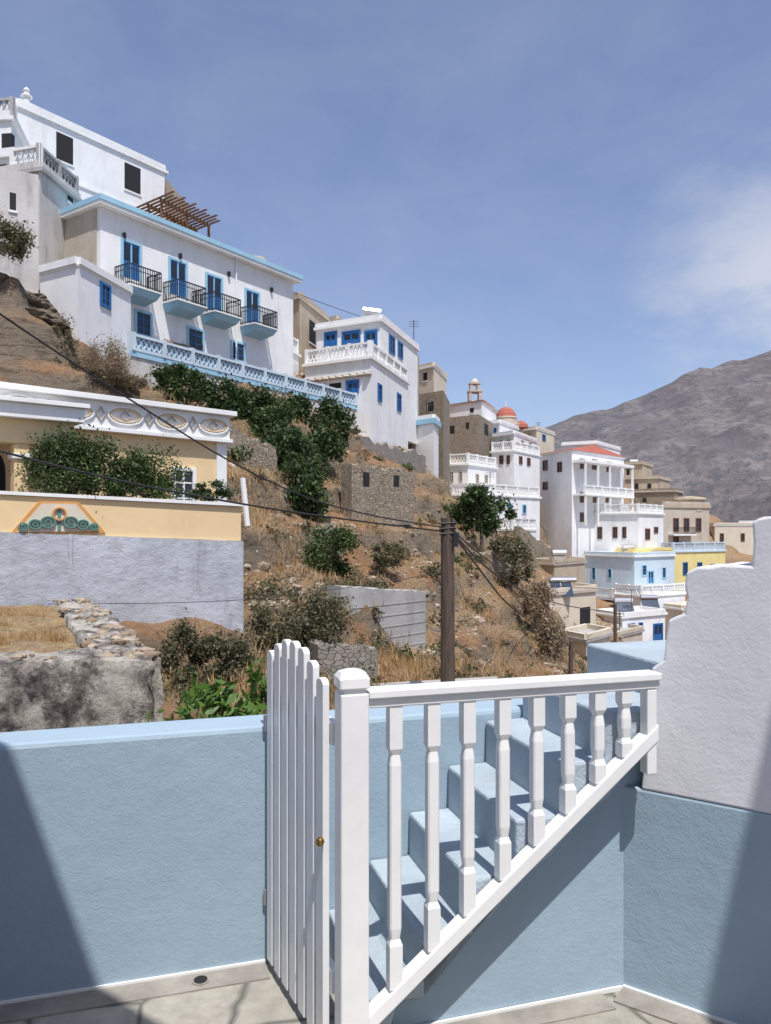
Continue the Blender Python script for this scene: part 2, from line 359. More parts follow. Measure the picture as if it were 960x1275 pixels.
def gz(x,y):
    j=int(np.searchsorted(TY,y))-1; j=min(max(j,0),len(TY)-2); fj=(y-TY[j])/(TY[j+1]-TY[j])
    s=(x/(y+5)-TS[0])/(TS[1]-TS[0]); i=min(max(int(s),0),TN-2); fi=s-i
    return float((VZ[j,i]*(1-fi)+VZ[j,i+1]*fi)*(1-fj)+(VZ[j+1,i]*(1-fi)+VZ[j+1,i+1]*fi)*fj)
mk('ground',[(-4000,-4000,-62),(4000,-4000,-62),(4000,4000,-62),(-4000,4000,-62)],[(0,1,2,3)],[M['mount']])
# cliff below upper houses
e=bpy.data.objects.new('rock_outcrop',None); sc.collection.objects.link(e)
f=Fac(XY(-90,27.4),XY(176,30.9)); nu,nv=220,120; V=[]
tp=[(-90,322),(0,326),(30,340),(60,362),(85,392),(102,428),(125,446),(150,462),(176,478)]
for i in range(nu):
    u=f.len*i/(nu-1); q=f.pt(u,0,0); px=480+q[0]/q[1]*F
    zt=CZ+(H0-np.interp(px,[a for a,_ in tp],[b for _,b in tp]))/F*q[1]; zt+=mn.noise(Vector((u*.9,0,0)))*.3+mn.noise(Vector((u*3,0,0)))*.15
    zb=CZ+(H0-520)/F*q[1]
    for j in range(nv):
        t=j/(nv-1); z=zb+(zt-zb)*t
        st=mn.noise(Vector((u*.35,z*2.6+u*.5,3)))*.6+mn.noise(Vector((u*1.1,z*5+u,7)))*.34+mn.noise(Vector((u*4,z*9,1)))*.18
        back=-1.4*t**1.5-(.9 if t>.97 else 0)*2-mn.noise(Vector((u*.4,z*.4,11)))*.9
        V.append(f.pt(u,z,.5+back+st))
Fc=[(i*nv+j,(i+1)*nv+j,(i+1)*nv+j+1,i*nv+j+1) for i in range(nu-1) for j in range(nv-1)]
mk('cliff_face',V,Fc,[M['cliff']],e,smooth=False)
# mountain
nx,ny=300,180; V=[]
prx=[-300,60,160,211,265,328,395,450,580,800,1200,1700]; prz=[-60,60,112,130,146,174,196,212,255,300,330,300]
for j in range(ny):
    y=330+ (1500-330)*j/(ny-1)
    for i in range(nx):
        x=-300+2000*i/(nx-1)
        k=y/900.
        top=np.interp(x/ (k if k>1 else 1),prx,prz)
        t=min(1,max(0,(y-350)/560)); t2=t**1.15 if y<=910 else max(0,1-(y-910)/900)
        h=-62+(top+62)*t2
        rid=1-abs(mn.noise(Vector((x*.009+y*.002,y*.004,5)))*2)
        h+=(rid-.6)*34*math.sin(math.pi*min(1,t))**.8*(1 if y<910 else .3)+mn.fractal(Vector((x*.015,y*.015,2)),1,2.1,7)*(12 if 0<t<1 else 3)
        V.append((x,y,h))
mk('mountain',V,[(j*nx+i,j*nx+i+1,(j+1)*nx+i+1,(j+1)*nx+i) for j in range(ny-1) for i in range(nx-1)],[M['mount']],smooth=True)
# ------------------------------------------------------------ foliage
def foliage(name,blobs,nl,size,mat,base_pt=None,clumps=26,sq=.22,asp=.5):
    e=bpy.data.objects.new(name,None); sc.collection.objects.link(e)
    cs=[];per=[]
    vol=sum(r[0]*r[2] for _,r in blobs)
    for c,r in blobs:
        k=max(4,int(clumps*r[0]*r[2]/vol))
        d=rng.normal(size=(k,3)); d/=np.linalg.norm(d,axis=1)[:,None]; rad=rng.uniform(.35,1,size=(k,1))**.6
        cs.append(np.array(c)+d*rad*np.array(r)); per+= [np.array(r)*sq*rng.uniform(.6,1.4) for _ in range(k)]
    cs=np.vstack(cs); per=np.array(per)
    idx=rng.integers(0,len(cs),nl)
    p=cs[idx]+rng.normal(size=(nl,3))*per[idx]
    a=rng.normal(size=(nl,3)); a/=np.linalg.norm(a,axis=1)[:,None]; b=rng.normal(size=(nl,3)); b-= (b*a).sum(1)[:,None]*a; b/=np.linalg.norm(b,axis=1)[:,None]
    s=size*rng.uniform(.6,1.4,size=(nl,1))
    V=np.stack([p-a*s,p-b*s*asp,p+a*s,p+b*s*asp],1).reshape(-1,3)
    me=bpy.data.meshes.new('leaves'); me.from_pydata(V.tolist(),[],np.arange(nl*4).reshape(-1,4).tolist()); me.materials.append(M[mat])
    o=bpy.data.objects.new('leaves',me); sc.collection.objects.link(o); o.parent=e
    if base_pt is not None:
        t=Bd('x'); bp=np.array(base_pt); top=cs.mean(0); mid=bp+(top-bp)*.5+rng.normal(size=3)*.05
        r=max(.03,np.linalg.norm(top-bp)*.05); t.rod('b','bark',bp,mid,r,r*.7)
        for q in cs[rng.permutation(len(cs))[:10]]: t.rod('b','bark',mid,q,r*.5,r*.12,5)
        (V2,F2)=t.p[('b','bark')]; mk('trunk_and_limbs',V2,F2,[M['bark']],e)
    return e
def blob(px,py,Y,rx,rz,ry=None):
    s=Y/F; return (P(px,py,Y),(rx*s,(ry or rx)*s,rz*s))
# ------------------------------------------------------------ upper left buildings
b=house('white_house',(-40,46),(22,43),(205,51),133,330,'white',rw=[(70,168,91,202,'h'),(155,206,175,239,'h')],deep=2,done=False)
b.lathe('chimney','trim',P(33,128,44),[(.22,-.3),(.22,.3),(.34,.35),(.1,.55),(.2,.7),(.02,.9)],10)
b.fbox('cornice_band','trim',b.fr,.1,b.fr.len,b.z1-3.1,b.z1-2.95,.0,.08); b.done()
b=house('concrete_house',(-70,37),(50,35.5),(98,39),214,350,'white2',rw=[(84,236,91,252,'h')],cornice='grey',done=False)
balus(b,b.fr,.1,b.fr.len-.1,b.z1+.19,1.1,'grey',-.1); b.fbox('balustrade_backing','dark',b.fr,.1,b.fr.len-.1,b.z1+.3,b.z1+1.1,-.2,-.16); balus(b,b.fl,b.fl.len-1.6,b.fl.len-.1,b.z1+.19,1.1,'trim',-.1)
b.done()
b=house('white_house',(-90,40),(14,39.5),(40,44),150,230,'white',lw=[(2,166,14,190,'h')],done=False)
balus(b,b.fl,0,b.fl.len,b.z1+.19,1.0,'grey',-.1); b.done()
house('white_house',(-30,39),(20,38.5),(60,42),196,260,'white',lw=[(-6,205,8,240,'h')])
house('concrete_house',(-60,32.5),(-30,32.2),(48,33.5),200,330,'white2',cornice=None,rw=[(12,240,20,262,'h')])
house('beige_house',(60,40),(97,40.5),(130,46),262,330,'beige',cornice='trim')
# hotel
b=Bd('white_hotel'); A=np.array(XY(125,36)); B=np.array(XY(365,47)); f=Fac(A,B); back=-f.n*8
zt=f.hit(125,257)[1]; zb=f.hit(125,440)[1]-3
b.prism('walls','white',[A,B,B+back,A+back],zb,zt)
b.fbox('roof','trim',f,-.3,f.len+.35,zt+.003,zt+.16,-8.3,.42); b.fbox('roof_edge','lblue',f,-.33,f.len+.38,zt+.163,zt+.40,-8.33,.47)
sl=Fac(A+back,A); b.fbox('side_render','beige',sl,.02,sl.len-.25,zb,zt-.05,0,.03)
HW=.92
for (x0,y0,x1,y1) in [(150,300,176,347),(209,323,233,368),(255,342,277,387),(304,361,323,403)]:
    window(b,f,(x0,y0,x1,y1),'lblue',kind='d')
    uc=(f.hit(x0,0)[0]+f.hit(x1,0)[0])/2
    z0=zt-3.65
    b.hexa('balcony_slab','lblue',[f.pt(uc-HW+.12,z0-.46,0),f.pt(uc+HW-.12,z0-.46,0),f.pt(uc+HW-.1,z0-.3,.9),f.pt(uc-HW+.1,z0-.3,.9),f.pt(uc-HW,z0-.02,0),f.pt(uc+HW,z0-.02,0),f.pt(uc+HW,z0-.02,1.12),f.pt(uc-HW,z0-.02,1.12)])
    b.fbox('balcony_floor','trim',f,uc-HW-.04,uc+HW+.04,z0-.017,z0+.05,0.002,1.17)
    balus(b,f,uc-HW,uc+HW,z0+.05,1.0,'iron',1.1,'iron','balcony_railing')
    for sgn in (-1,1):
        p0=f.pt(uc+sgn*HW,0,0); p1=f.pt(uc+sgn*HW,0,1.1); g=Fac(p0[:2],p1[:2]); balus(b,g,.02,1.08,z0+.05,1.0,'iron',0,'iron','balcony_railing')
for r in [(167,387,189,420),(232,408,254,438),(287,425,305,451)]: window(b,f,r,'lblue')
b.rod('downpipe','trim',f.pt(8.6,zb,.08),f.pt(8.6,zt,.08),.05)
for u in (1.2,4.6,8.0,11.4): b.fbox('wall_lamp','iron',f,u,u+.12,zt-1.1,zt-.85,0,.15)
b.done()
b=house('white_annex',(50,32.8),(97,31.6),(163,35.6),331,445,'white',rw=[(124,353,137,383)],cornice='trim',ch=.08,co=.04,deep=1,done=False); b.done()
b=Bd('terrace_retaining_wall'); A=np.array(XY(163,33.8)); B=np.array(XY(462,50.5)); f=Fac(A,B); z=f.hit(163,443)[1]
b.prism('wall','white2',[A,B,B-f.n*3,A-f.n*3],z-3.2,z); 
b.fbox('parapet_base','lblue',f,0,f.len,z+.003,z+.25,-.1,.06)
balus(b,f,0.1,f.len-.1,z+.253,.75,'paleblue',0); b.fbox('parapet_back','lblue',f,.1,f.len-.1,z+.25,z+.9,-.14,-.06); b.done()
# pergola
b=Bd('wooden_pergola'); f=Fac(XY(200,47),XY(262,50)); z1=f.hit(200,250)[1]; z2=f.hit(262,283)[1]
for o in (0,-1.3,-2.6):
    b.hexa('beams','woodb',[f.pt(0,z1,o),f.pt(f.len,z2,o),f.pt(f.len,z2,o-.12),f.pt(0,z1,o-.12),f.pt(0,z1+.18,o),f.pt(f.len,z2+.18,o),f.pt(f.len,z2+.18,o-.12),f.pt(0,z1+.18,o-.12)])
    for u in (.05,f.len/2,f.len-.15):
        zz=z1+(z2-z1)*u/f.len; b.fbox('posts','woodb',f,u,u+.13,z2-2.8,zz-.01,o-.12,o)
for i in range(15):
    u=i*f.len/14.; zz=z1+(z2-z1)*u/f.len+.19; b.fbox('slats','woodb',f,u-.07,u+.07,zz,zz+.06,-3.2,.9 if i%3 else 1.3)
b.fbox('low_wall','tan',f,-.3,f.len,z2-3.2,z2-1.2,-3.4,.3)
b.done()
house('tan_house',(196,52),(206,51.6),(236,56),222,300,'tan',cornice=None)
house('beige_house',(285,58),(315,56),(345,60),322,400,'beige',cornice='tan',roof='tan',gable=.8)
b=house('tan_house',(335,57),(373,54),(408,60),372,450,'tan',lw=[(350,388,357,400,'h')],rw=[(385,400,393,428,'h')],cornice='beige')
house('beige_house',(405,64),(420,63),(450,70),400,470,'beige',cornice='beige')
house('white_house',(338,50.5),(352,49.6),(372,52.5),432,500,'white',bl='trim')
b=house('white_house',(394,54),(474,51.5),(520,60),400,480,'white',lw=[(404,413,420,431,'d'),(426,412,449,431,'d'),(454,411,470,431,'d')],rw=[(484,418,491,441),(495,426,501,446)],frame='blue',done=False,deep=3)
b.rod('water_heater','steel',P(452,387,54),P(474,390,54),.3); b.box('water_heater_stand','steel',-1.4,-.6,54,54.3,b.z1,b.z1+.5); b.done()
b=house('white_villa',(380,51),(462,48.5),(508,57),447,545,'white',lw=[(431,473,447,490,'d'),(390,478,405,492,'h'),(410,477,425,491,'h')],rw=[(470,478,475,500),(494,490,499,512)],frame='blue',bl='trim',deep=5,done=False)
for i in range(9):
    u=.6+i*b.fl.len/9.5; b.lathe('arch_cornice','beige',b.fl.pt(u,b.z1-.95,.05),[(.2,-.1),(.28,0),(.2,.1)],8)
b.fbox('band','trim',b.fl,0,b.fl.len,b.z1-.8,b.z1-.7,0,.09); b.done()
# centre cluster
house('tan_house',(508,60),(514,59.5),(522,64),428,560,'tan',cornice=None)
house('beige_house',(518,74),(540,72),(556,78),457,500,'cream',lw=[(527,464,532,474,'h')],cornice='trim')
house('stone_house',(519,66),(552,64),(560,70),486,560,'stone',lw=[(533,500,540,512,'o')],cornice=None)
house('white_house',(516,60),(540,58.5),(546,61),527,560,'white',cornice='lblue',ch=.4)
b=house('white_church',(552,98),(600,94),(618,102),500,540,'white',lw=[(585,508,590,514,'h')],roof='redroof',cornice='beige',gable=.8)
house('stone_ruin',(549,88),(596,85),(614,92),516,590,'stone',lw=[(560,530,566,540,'o'),(580,526,584,534,'o')],rw=[(603,528,608,542,'o')],cornice=None)
b=Bd('bell_tower'); c=P(591,500,96); s=.75
b.box('base','trim',c[0]-s,c[0]+s,96-s,96+s,c[2]-3,c[2]); z=c[2]
for k,(w,h) in enumerate([(.62,1.1),(.45,.8)]):
    for sx in(-1,1):
        for sy in (-1,1): b.box('columns','beige',c[0]+sx*w-.18,c[0]+sx*w+.18,96+sy*w-.18,96+sy*w+.18,z,z+h)
    b.box('slab','beige',c[0]-w-.25,c[0]+w+.25,96-w-.25,96+w+.25,z+h+.002,z+h+.2); z+=h+.2
b.lathe('cap','cream',(c[0],96,z),[(.5,0),(.42,.3),(.2,.5),(.02,.6)],12); b.done()
b=house('domed_church',(618,103),(642,100),(662,108),530,560,'cream',cornice='redroof',done=False)
c=P(630,527,104); b.lathe('drum','cream',c,[(1.4,-1.5),(1.4,.6),(1.5,.65),(1.5,.8)],16); b.lathe('dome','redroof',c,[(1.4,.8),(1.3,1.25),(1.0,1.75),(.5,2.1),(.05,2.2)],16); b.rod('cross','trim',(c[0],c[1],c[2]+2.1),(c[0],c[1],c[2]+2.9),.06)
c=P(648,533,102); b.lathe('small_dome','redroof',c,[(1.1,0),(1.,.4),(.6,.8),(.05,1)],12); b.done()
house('white_house',(614,90),(640,87),(668,95),541,600,'white',lw=[(622,548,626,556),(632,547,636,555)],rw=[(648,548,652,556),(658,550,662,558)],frame='beige')
house('white_house',(600,96),(622,94),(645,100),527,560,'white',lw=[(608,533,612,540),(615,533,618,540)])
house('cream_house',(650,104),(668,102),(690,108),535,570,'cream',rw=[(675,541,679,549)],lw=[(656,541,660,549)])
house('white_house',(612,82),(640,80),(672,86),562,620,'white',bl='trim',lw=[(622,567,627,578),(631,567,635,578)],rw=[(646,568,650,578),(656,570,660,580)],frame='brownw')
b=house('white_house',(536,76),(583,74),(618,79),579,620,'white',bl='trim',lw=[(546,586,551,600),(560,587,565,600),(572,587,576,599)],rw=[(592,590,596,602),(603,591,607,602)],frame='beige')
house('white_villa',(545,72),(600,69),(672,76),617,655,'white',bl='trim',lw=[(556,622,561,634),(573,622,578,634),(588,622,593,634)],rw=[(618,624,623,637),(632,626,637,639),(650,628,655,640)],frame='lblue')
house('white_house',(622,66),(640,65),(668,70),661,690,'white',bl='trim',frame='blue',lw=[(626,664,631,674)],rw=[(648,668,653,678)])
b=house('red_roofed_house',(668,90),(712,84),(777,93),562,700,'white',lw=[(676,573,682,586),(694,575,700,588),(676,600,682,610)],
 rw=[(722,571,728,584),(737,572,743,585),(755,575,761,588),(722,613,728,626,'d'),(738,613,744,626,'d'),(754,613,760,626,'d'),(722,638,728,650)],frame='brownw',roof='redroof',gable=1.1,cornice='trim',done=False)
for dz in (4.6,):
    zz=b.z1-dz; b.fbox('balcony_slab','trim',b.fr,.2,b.fr.len-.4,zz-.2,zz,.002,1.5); balus(b,b.fr,.3,b.fr.len-.5,zz+.002,.9,'trim',1.35)
    for i in range(5):
        u=.4+i*(b.fr.len-1.1)/4; b.fbox('columns','trim',b.fr,u,u+.2,zz+.9,b.z1-1.2,1.25,1.45)
        b.fbox('columns','trim',b.fr,u,u+.2,zz-3.5,zz-.2,1.25,1.45)
    b.fbox('balcony_beam','trim',b.fr,.2,b.fr.len-.4,b.z1-1.2,b.z1-.9,.002,1.5)
b.done()
house('white_house',(700,100),(742,98),(772,106),553,600,'white',rw=[(750,562,755,572)],frame='beige')
house('beige_house',(770,118),(800,116),(812,122),578,610,'tan',lw=[(780,584,784,592,'h')],cornice='beige')
house('tan_house',(778,112),(820,110),(834,116),596,640,'tan',lw=[(790,602,795,612,'h'),(806,602,811,612,'h')],cornice='beige')
house('stone_house',(790,106),(840,103),(850,108),612,650,'stone',lw=[(800,620,805,630,'h')],cornice='beige')
house('white_villa',(733,88),(795,84.5),(826,90),640,700,'white',bl='trim',lw=[(744,656,750,671,'w'),(763,656,769,670),(775,656,780,670)],rw=[(803,658,809,672),(814,656,819,664)],frame='brownw',deep=3)
b=house('beige_villa',(800,104),(826,99),(883,102),632,690,'beige',rw=[(838,645,845,662),(851,645,858,662),(866,645,873,662),(838,668,845,680)],lw=[(812,646,817,662)],frame='brownw',cornice='tan',ch=.5,done=False)
b.fbox('balcony_slab','trim',b.fr,.8,4.6,b.z1-3.6,b.z1-3.4,.002,1.0); balus(b,b.fr,.9,4.5,b.z1-3.4,.9,'iron',.9,'iron'); b.lathe('roof_turret','tan',P(858,628,103),[(1.9,-1),(1.9,.5),(2.1,.6),(2.0,.9),(.1,1.1)],14); b.done()
house('cream_house',(881,108),(890,106),(940,108),655,700,'cream',rw=[(896,664,901,676),(912,684,917,694,'h'),(922,664,927,674)],frame='brownw')
house('white_house',(920,118),(960,116),(990,120),652,700,'white',rw=[(965,660,970,668)])
b=house('yellow_house',(800,92),(838,88),(903,93),688,740,'yel2',lw=[(820,700,826,715)],rw=[(850,700,856,716),(868,700,874,714),(884,702,890,715)],frame='blue',cornice='paleblue',bl='paleblue')
house('yellow_house',(768,86),(790,84),(836,87),688,720,'yel2',rw=[(800,700,806,714)],cornice='yel2')
b=house('pale_blue_house',(728,84),(790,79),(840,83),694,750,'paleblue',lw=[(737,706,742,722),(757,708,762,720)],rw=[(799,703,805,717),(806,710,814,726,'d'),(824,706,829,720)],frame='lblue',cornice='trim',deep=6,bl=None,done=False)
balus(b,b.fl,.1,b.fl.len,b.z1-4.2,.9,'trim',.9); b.fbox('balcony','paleblue',b.fl,.05,b.fl.len,b.z1-4.5,b.z1-4.2,.002,1.0); b.done()
house('white_house',(765,78),(798,75),(853,79),744,800,'white',lw=[(772,755,778,770),(784,755,790,770)],rw=[(806,748,812,764),(826,752,831,764)],frame='lblue',bl='trim')
house('white_house',(744,68),(775,65),(828,68),770,830,'white',rw=[(782,776,790,782),(813,776,825,800,'d'),(795,775,800,785)],frame='blue',lw=[(755,774,760,785,'h')])
house('stone_house',(660,64),(690,62),(728,67),704,760,'tan',cornice='beige',lw=[(668,712,672,722,'h')])
b=house('cream_house',(655,56),(684,53),(742,57),742,800,'cream',rw=[(722,756,735,784,'h')],cornice='beige',done=False)
for px in (692,706):
    q=P(px,740,54.5); b.add('solar_panel','solar',[(q[0]-.35,54,q[2]-.1),(q[0]+.38,54,q[2]-.1),(q[0]+.38,55,q[2]+.9),(q[0]-.35,55,q[2]+.9)],[(0,1,2,3)])
b.rod('hot_water_tank','steel',P(685,722,55),P(717,722,55),.22); b.done()
for px,py,Y in ((780,752,68),(812,748,72)):
    b=Bd('solar_water_heater'); q=P(px,py,Y)
    b.hexa('panel','solar',[(q[0]-.8,Y,q[2]-1),(q[0]+.8,Y,q[2]-1),(q[0]+.8,Y+.8,q[2]),(q[0]-.8,Y+.8,q[2]),(q[0]-.8,Y,q[2]-.94),(q[0]+.8,Y,q[2]-.94),(q[0]+.8,Y+.8,q[2]+.06),(q[0]-.8,Y+.8,q[2]+.06)])
    b.rod('tank','steel',(q[0]-.8,Y+.9,q[2]+.25),(q[0]+.8,Y+.9,q[2]+.25),.25); b.done()
house('beige_house',(742,62),(765,60),(800,64),795,840,'beige',cornice='grey')
house('cream_house',(700,46),(730,44),(760,47),800,850,'cream',cornice='grey',rw=[(738,812,744,828,'h')])
house('cream_house',(828,76),(850,74),(900,78),760,830,'cream',rw=[(860,770,866,782)])
# hillside walls
def wallobj(name,p0,p1,y0,y1,mat,thick=.5,deep=1.5,holes=(),courses=0,jag=.14):
    b=Bd(name); f=Fac(XY(*p0),XY(*p1)); a=f.hit(p0[0],y0)[1]; c=f.hit(p1[0],y1)[1]
    nn=22; pts=[(0,min(a,c)-deep)]+[(f.len,min(a,c)-deep)]
    for i in range(nn+1):
        t=1-i/nn; pts.append((f.len*t,a+(c-a)*t+random.uniform(-jag,jag*.4)))
    b.fpoly('masonry',mat,f,pts,-thick,0)
    for h in holes: window(b,f,h,kind='o')
    for k in range(courses):
        z=min(a,c)-.3-k*.3; b.fbox('courses','grey',f,.02,f.len-.02,z,z+.03,-.1,.012)
    b.done()
wallobj('concrete_retaining_wall',(424,19.4),(530,22),730,735,'grey',.5,2.0,(),6,.05)
wallobj('stone_ruin',(438,33.2),(516,36),576,584,'stone',.7,2.6,[(452,588,460,606),(490,592,497,606)],0,.25)
wallobj('stone_wall',(396,16.6),(470,17.4),800,808,'stoneg',.5,1)
wallobj('stone_wall',(560,44),(640,50),690,682,'stone',.5,1.8,(),0,.3)
wallobj('stone_wall',(648,64),(700,72),655,690,'stone',.6,4,(),0,.3)
wallobj('stone_wall',(278,29),(345,31),515,560,'stone',.6,2.2,(),0,.3)
wallobj('stone_wall',(455,46),(530,54),545,565,'stoneg',.6,2.5,(),0,.3)
wallobj('stone_wall',(530,26),(640,31),775,795,'stone',.5,1.2,(),0,.2)
wallobj('stone_wall',(340,27.5),(420,29.5),650,655,'stone',.5,1.3,(),0,.2)
b=Bd('concrete_path'); 
b.prism('paving','path',[XY(400,12.6),XY(600,13.3),XY(620,15.5),XY(430,14.6)],-3,-1.33); b.done(.03)
# ------------------------------------------------------------ yellow house and garden wall
b=Bd('yellow_house'); A=np.array(XY(-200,14.9)); B=np.array(XY(280,21)); f=Fac(A,B)
zt=f.hit(280,519)[1]
b.prism('walls','yellow',[A,B,B-f.n*6,A-f.n*6],-1,zt)
b.fbox('cornice_top','trim',f,-.1,f.len+.2,zt+.003,zt+.13,-6,.3)
b.fbox('cornice_band','trim',f,0,f.len+.08,zt-.62,zt,-.1,.12); b.fbox('cornice_lip','trim',f,0,f.len+.13,zt-.72,zt-.623,-.1,.2)
def oval(b,part,mat,f,u,z,ru,rz,o,w=.035,n=20,diamond=False):
    for i in range(n):
        a0=2*math.pi*i/n;a1=2*math.pi*(i+1)/n
        def pt(a,k):
            cx,cz=math.cos(a),math.sin(a)
            if diamond: s=abs(cx)+abs(cz); cx/=s;cz/=s
            return (u+(ru+k)*cx, z+(rz+k)*cz)
        q=[pt(a0,0),pt(a1,0),pt(a1,w),pt(a0,w)]
        b.hexa(part,mat,[f.pt(q[0][0],q[0][1],o),f.pt(q[1][0],q[1][1],o),f.pt(q[2][0],q[2][1],o),f.pt(q[3][0],q[3][1],o),f.pt(q[0][0],q[0][1],o+.05),f.pt(q[1][0],q[1][1],o+.05),f.pt(q[2][0],q[2][1],o+.05),f.pt(q[3][0],q[3][1],o+.05)])
uu=.8
while uu<f.len-.3:
    oval(b,'cornice_ornament','trim',f,uu,zt-.3,.42,.19,.12,.05)
    oval(b,'cornice_ornament','yellow',f,uu,zt-.3,.36,.14,.121,.03,20); oval(b,'cornice_ornament','beige',f,uu,zt-.3,.12,.1,.12,.03,8,True)
    if uu+.62<f.len: oval(b,'cornice_ornament','beige',f,uu+.62,zt-.3,.08,.16,.12,.03,8,True)
    uu+=1.24
b.fbox('corner_pilaster','trim',f,f.len-.28,f.len+.03,-1,zt-.722,-.2,.05)
window(b,f,(213,582,243,640),'trim',kind='w')
Aq=np.array(XY(-190,13.2)); Bq=np.array(XY(92,15.6)); g=Fac(Aq,Bq); zp=g.hit(92,510)[1]
b.fbox('porch_roof','trim',g,-.1,g.len+.15,zp-.28,zp,-3,.22); b.fbox('porch_roof_lip','trim',g,-.15,g.len+.22,zp+.003,zp+.09,-3,.32)
b.fbox('porch_beam','yellow',g,0,g.len,zp-.75,zp-.283,-.35,.0)
for px in (28,84):
    u=g.hit(px,0)[0]; b.fbox('porch_pillar','yellow',g,u-.14,u+.14,-1,zp-.753,-.32,-.04); b.fbox('porch_capital','trim',g,u-.18,u+.18,zp-1.05,zp-.95,-.36,0)
u0=f.hit(2,0)[0]; u1=f.hit(34,0)[0]
n=12; pts=[(u0-.5,.5),(u1-.45,.5)]+[( (u0+u1)/2-.475+math.cos(a)*(u1-u0)/2*1.02,2.9+math.sin(a)*.45) for a in [math.pi*i/n for i in range(n+1)]]
b.fpoly('arched_window','dark',f,pts,-.05,.02)
um=(u0+u1)/2-.475; b.fbox('arched_window_bars','trim',f,um-.03,um+.03,.5,3.3,0,.05); b.fbox('arched_window_bars','trim',f,um-.5,um+.5,2.1,2.16,0,.045)
b.done(.008)
b=Bd('garden_wall'); 
def sl4(part,mat,x0,x1,yt0,yt1,yb0,yb1,Y0,Y1,th,off=0):
    f=Fac(XY(x0,Y0),XY(x1,Y1)); a=f.hit(x0,yt0)[1];c=f.hit(x1,yt1)[1];d=f.hit(x0,yb0)[1];e=f.hit(x1,yb1)[1]
    b.fpoly(part,mat,f,[(0,d),(f.len,e),(f.len,c),(0,a)],-th,off); return f
sl4('grey_base','gwall',-120,302,658,674,800,800,13.3,16.5,.45,.05)
f=sl4('yellow_parapet','yellow',-120,300,610,631,658,673.5,13.3,16.5,.3)
sl4('coping','trim',-121,302,605,626.5,609.5,630.5,13.3,16.5,.36,.05)
u0,z0=f.hit(12,665); u1,z1=f.hit(131,668); um,zm=f.hit(72,624)
def tri(k,o0,o1,mat,part):
    cx=(u0+u1)/2; cz=z0+(zm-z0)*.42
    b.fpoly(part,mat,f,[(cx+(u-cx)*k,cz+(z-cz)*k) for u,z in ((u0,z0),(u1,z0+.02),(cx+.35,zm),(cx-.35,zm))],o0,o1)
tri(1.,-.05,.03,'orn2','ornament_border'); tri(.86,0,.045,'cream','ornament_panel')
cx=(u0+u1)/2
for sgn in (-1,1):
    for k,(du,rr) in enumerate([(.2,.11),(.42,.09),(.62,.06)]):
        oval(b,'ornament_scroll','orn1',f,cx+sgn*du,z0+.14+.07*(2-k)*.6,rr,rr*.8,.045,.025,14)
        oval(b,'ornament_scroll','orn1',f,cx+sgn*du,z0+.14+.07*(2-k)*.6,rr*.4,rr*.35,.045,.02,10)
oval(b,'ornament_scroll','orn2',f,cx,z0+.38,.1,.1,.045,.03,14); b.fbox('ornament_scroll','orn1',f,cx-.03,cx+.03,z0+.05,z0+.45,.045,.06)
b.rod('drainpipe','gwall',P(88,665,13.6),P(88,706,13.6),.05); b.done()
b=Bd('drain_pipe'); b.rod('pipe','trim',P(302,595,19),P(308,655,19),.07); b.done()
# ------------------------------------------------------------ ruined roof in near left
def rough(name,pts,z0,z1,mat,parent,amp=.06,cuts=6):
    B_=Bd('t'); B_.prism('a','grey',pts,z0,z1); V,Fc=B_.p[('a','grey')]
    me=bpy.data.meshes.new(name); me.from_pydata(V,[],Fc); bm=bmesh.new(); bm.from_mesh(me)
    bmesh.ops.triangulate(bm,faces=bm.faces)
    for it in range(cuts):
        le=[e for e in bm.edges if e.calc_length()>.14]
        if not le: break
        bmesh.ops.subdivide_edges(bm,edges=le,cuts=1)
        bmesh.ops.triangulate(bm,faces=[q for q in bm.faces if len(q.verts)>3])
    bmesh.ops.recalc_face_normals(bm,faces=bm.faces); bm.normal_update()
    for v in bm.verts:
        d=mn.noise(v.co*1.3)*amp*1.2+mn.noise(v.co*4)*amp*.7+mn.noise(v.co*11)*amp*.4
        v.co+=v.normal*d
    bm.to_mesh(me); bm.free(); me.materials.append(M[mat]); me.polygons.foreach_set('use_smooth',[True]*len(me.polygons))
    o=bpy.data.objects.new(name,me); sc.collection.objects.link(o); o.parent=parent; return o
e=bpy.data.objects.new('ruined_stone_platform',None); sc.collection.objects.link(e)
a0=np.array(XY(-200,6.9));a1=np.array(XY(194,7.3));a2=np.array(XY(112,13.6));a3=np.array(XY(-150,12.8))
rough('front_masonry',[a0,a1,a1+np.array([-.35,.75]),a0+np.array([0,.45])],-2.8,.36,'lichen',e,.09)
rough('side_masonry',[a1+np.array([-.02,.3]),a2,a2+np.array([-.55,0]),a1+np.array([-.75,.35])],-2.8,.34,'lichen',e,.08)
rough('earth_fill',[a0+np.array([0,.3]),a1+np.array([-.6,.4]),a2+np.array([-.4,0]),a3],-2.8,.24,'drytop',e,.08)
V=[];Fc=[]
ico=bmesh.new(); bmesh.ops.create_icosphere(ico,subdivisions=1,radius=1); IV=np.array([v.co[:] for v in ico.verts]); IF=[[v.index for v in q.verts] for q in ico.faces]
def addrock(V,Fc,p,s):
    s3=np.array([random.uniform(.8,1.6),random.uniform(.7,1.2),random.uniform(.4,.8)])*s
    a=random.uniform(0,6.28); R=np.array([[math.cos(a),-math.sin(a),0],[math.sin(a),math.cos(a),0],[0,0,1]])
    v=(IV*(1+rng.uniform(-.22,.22,size=(len(IV),1)))*s3)@R.T+np.array(p); k=len(V); V+=v.tolist(); Fc+=[[i+k for i in q] for q in IF]
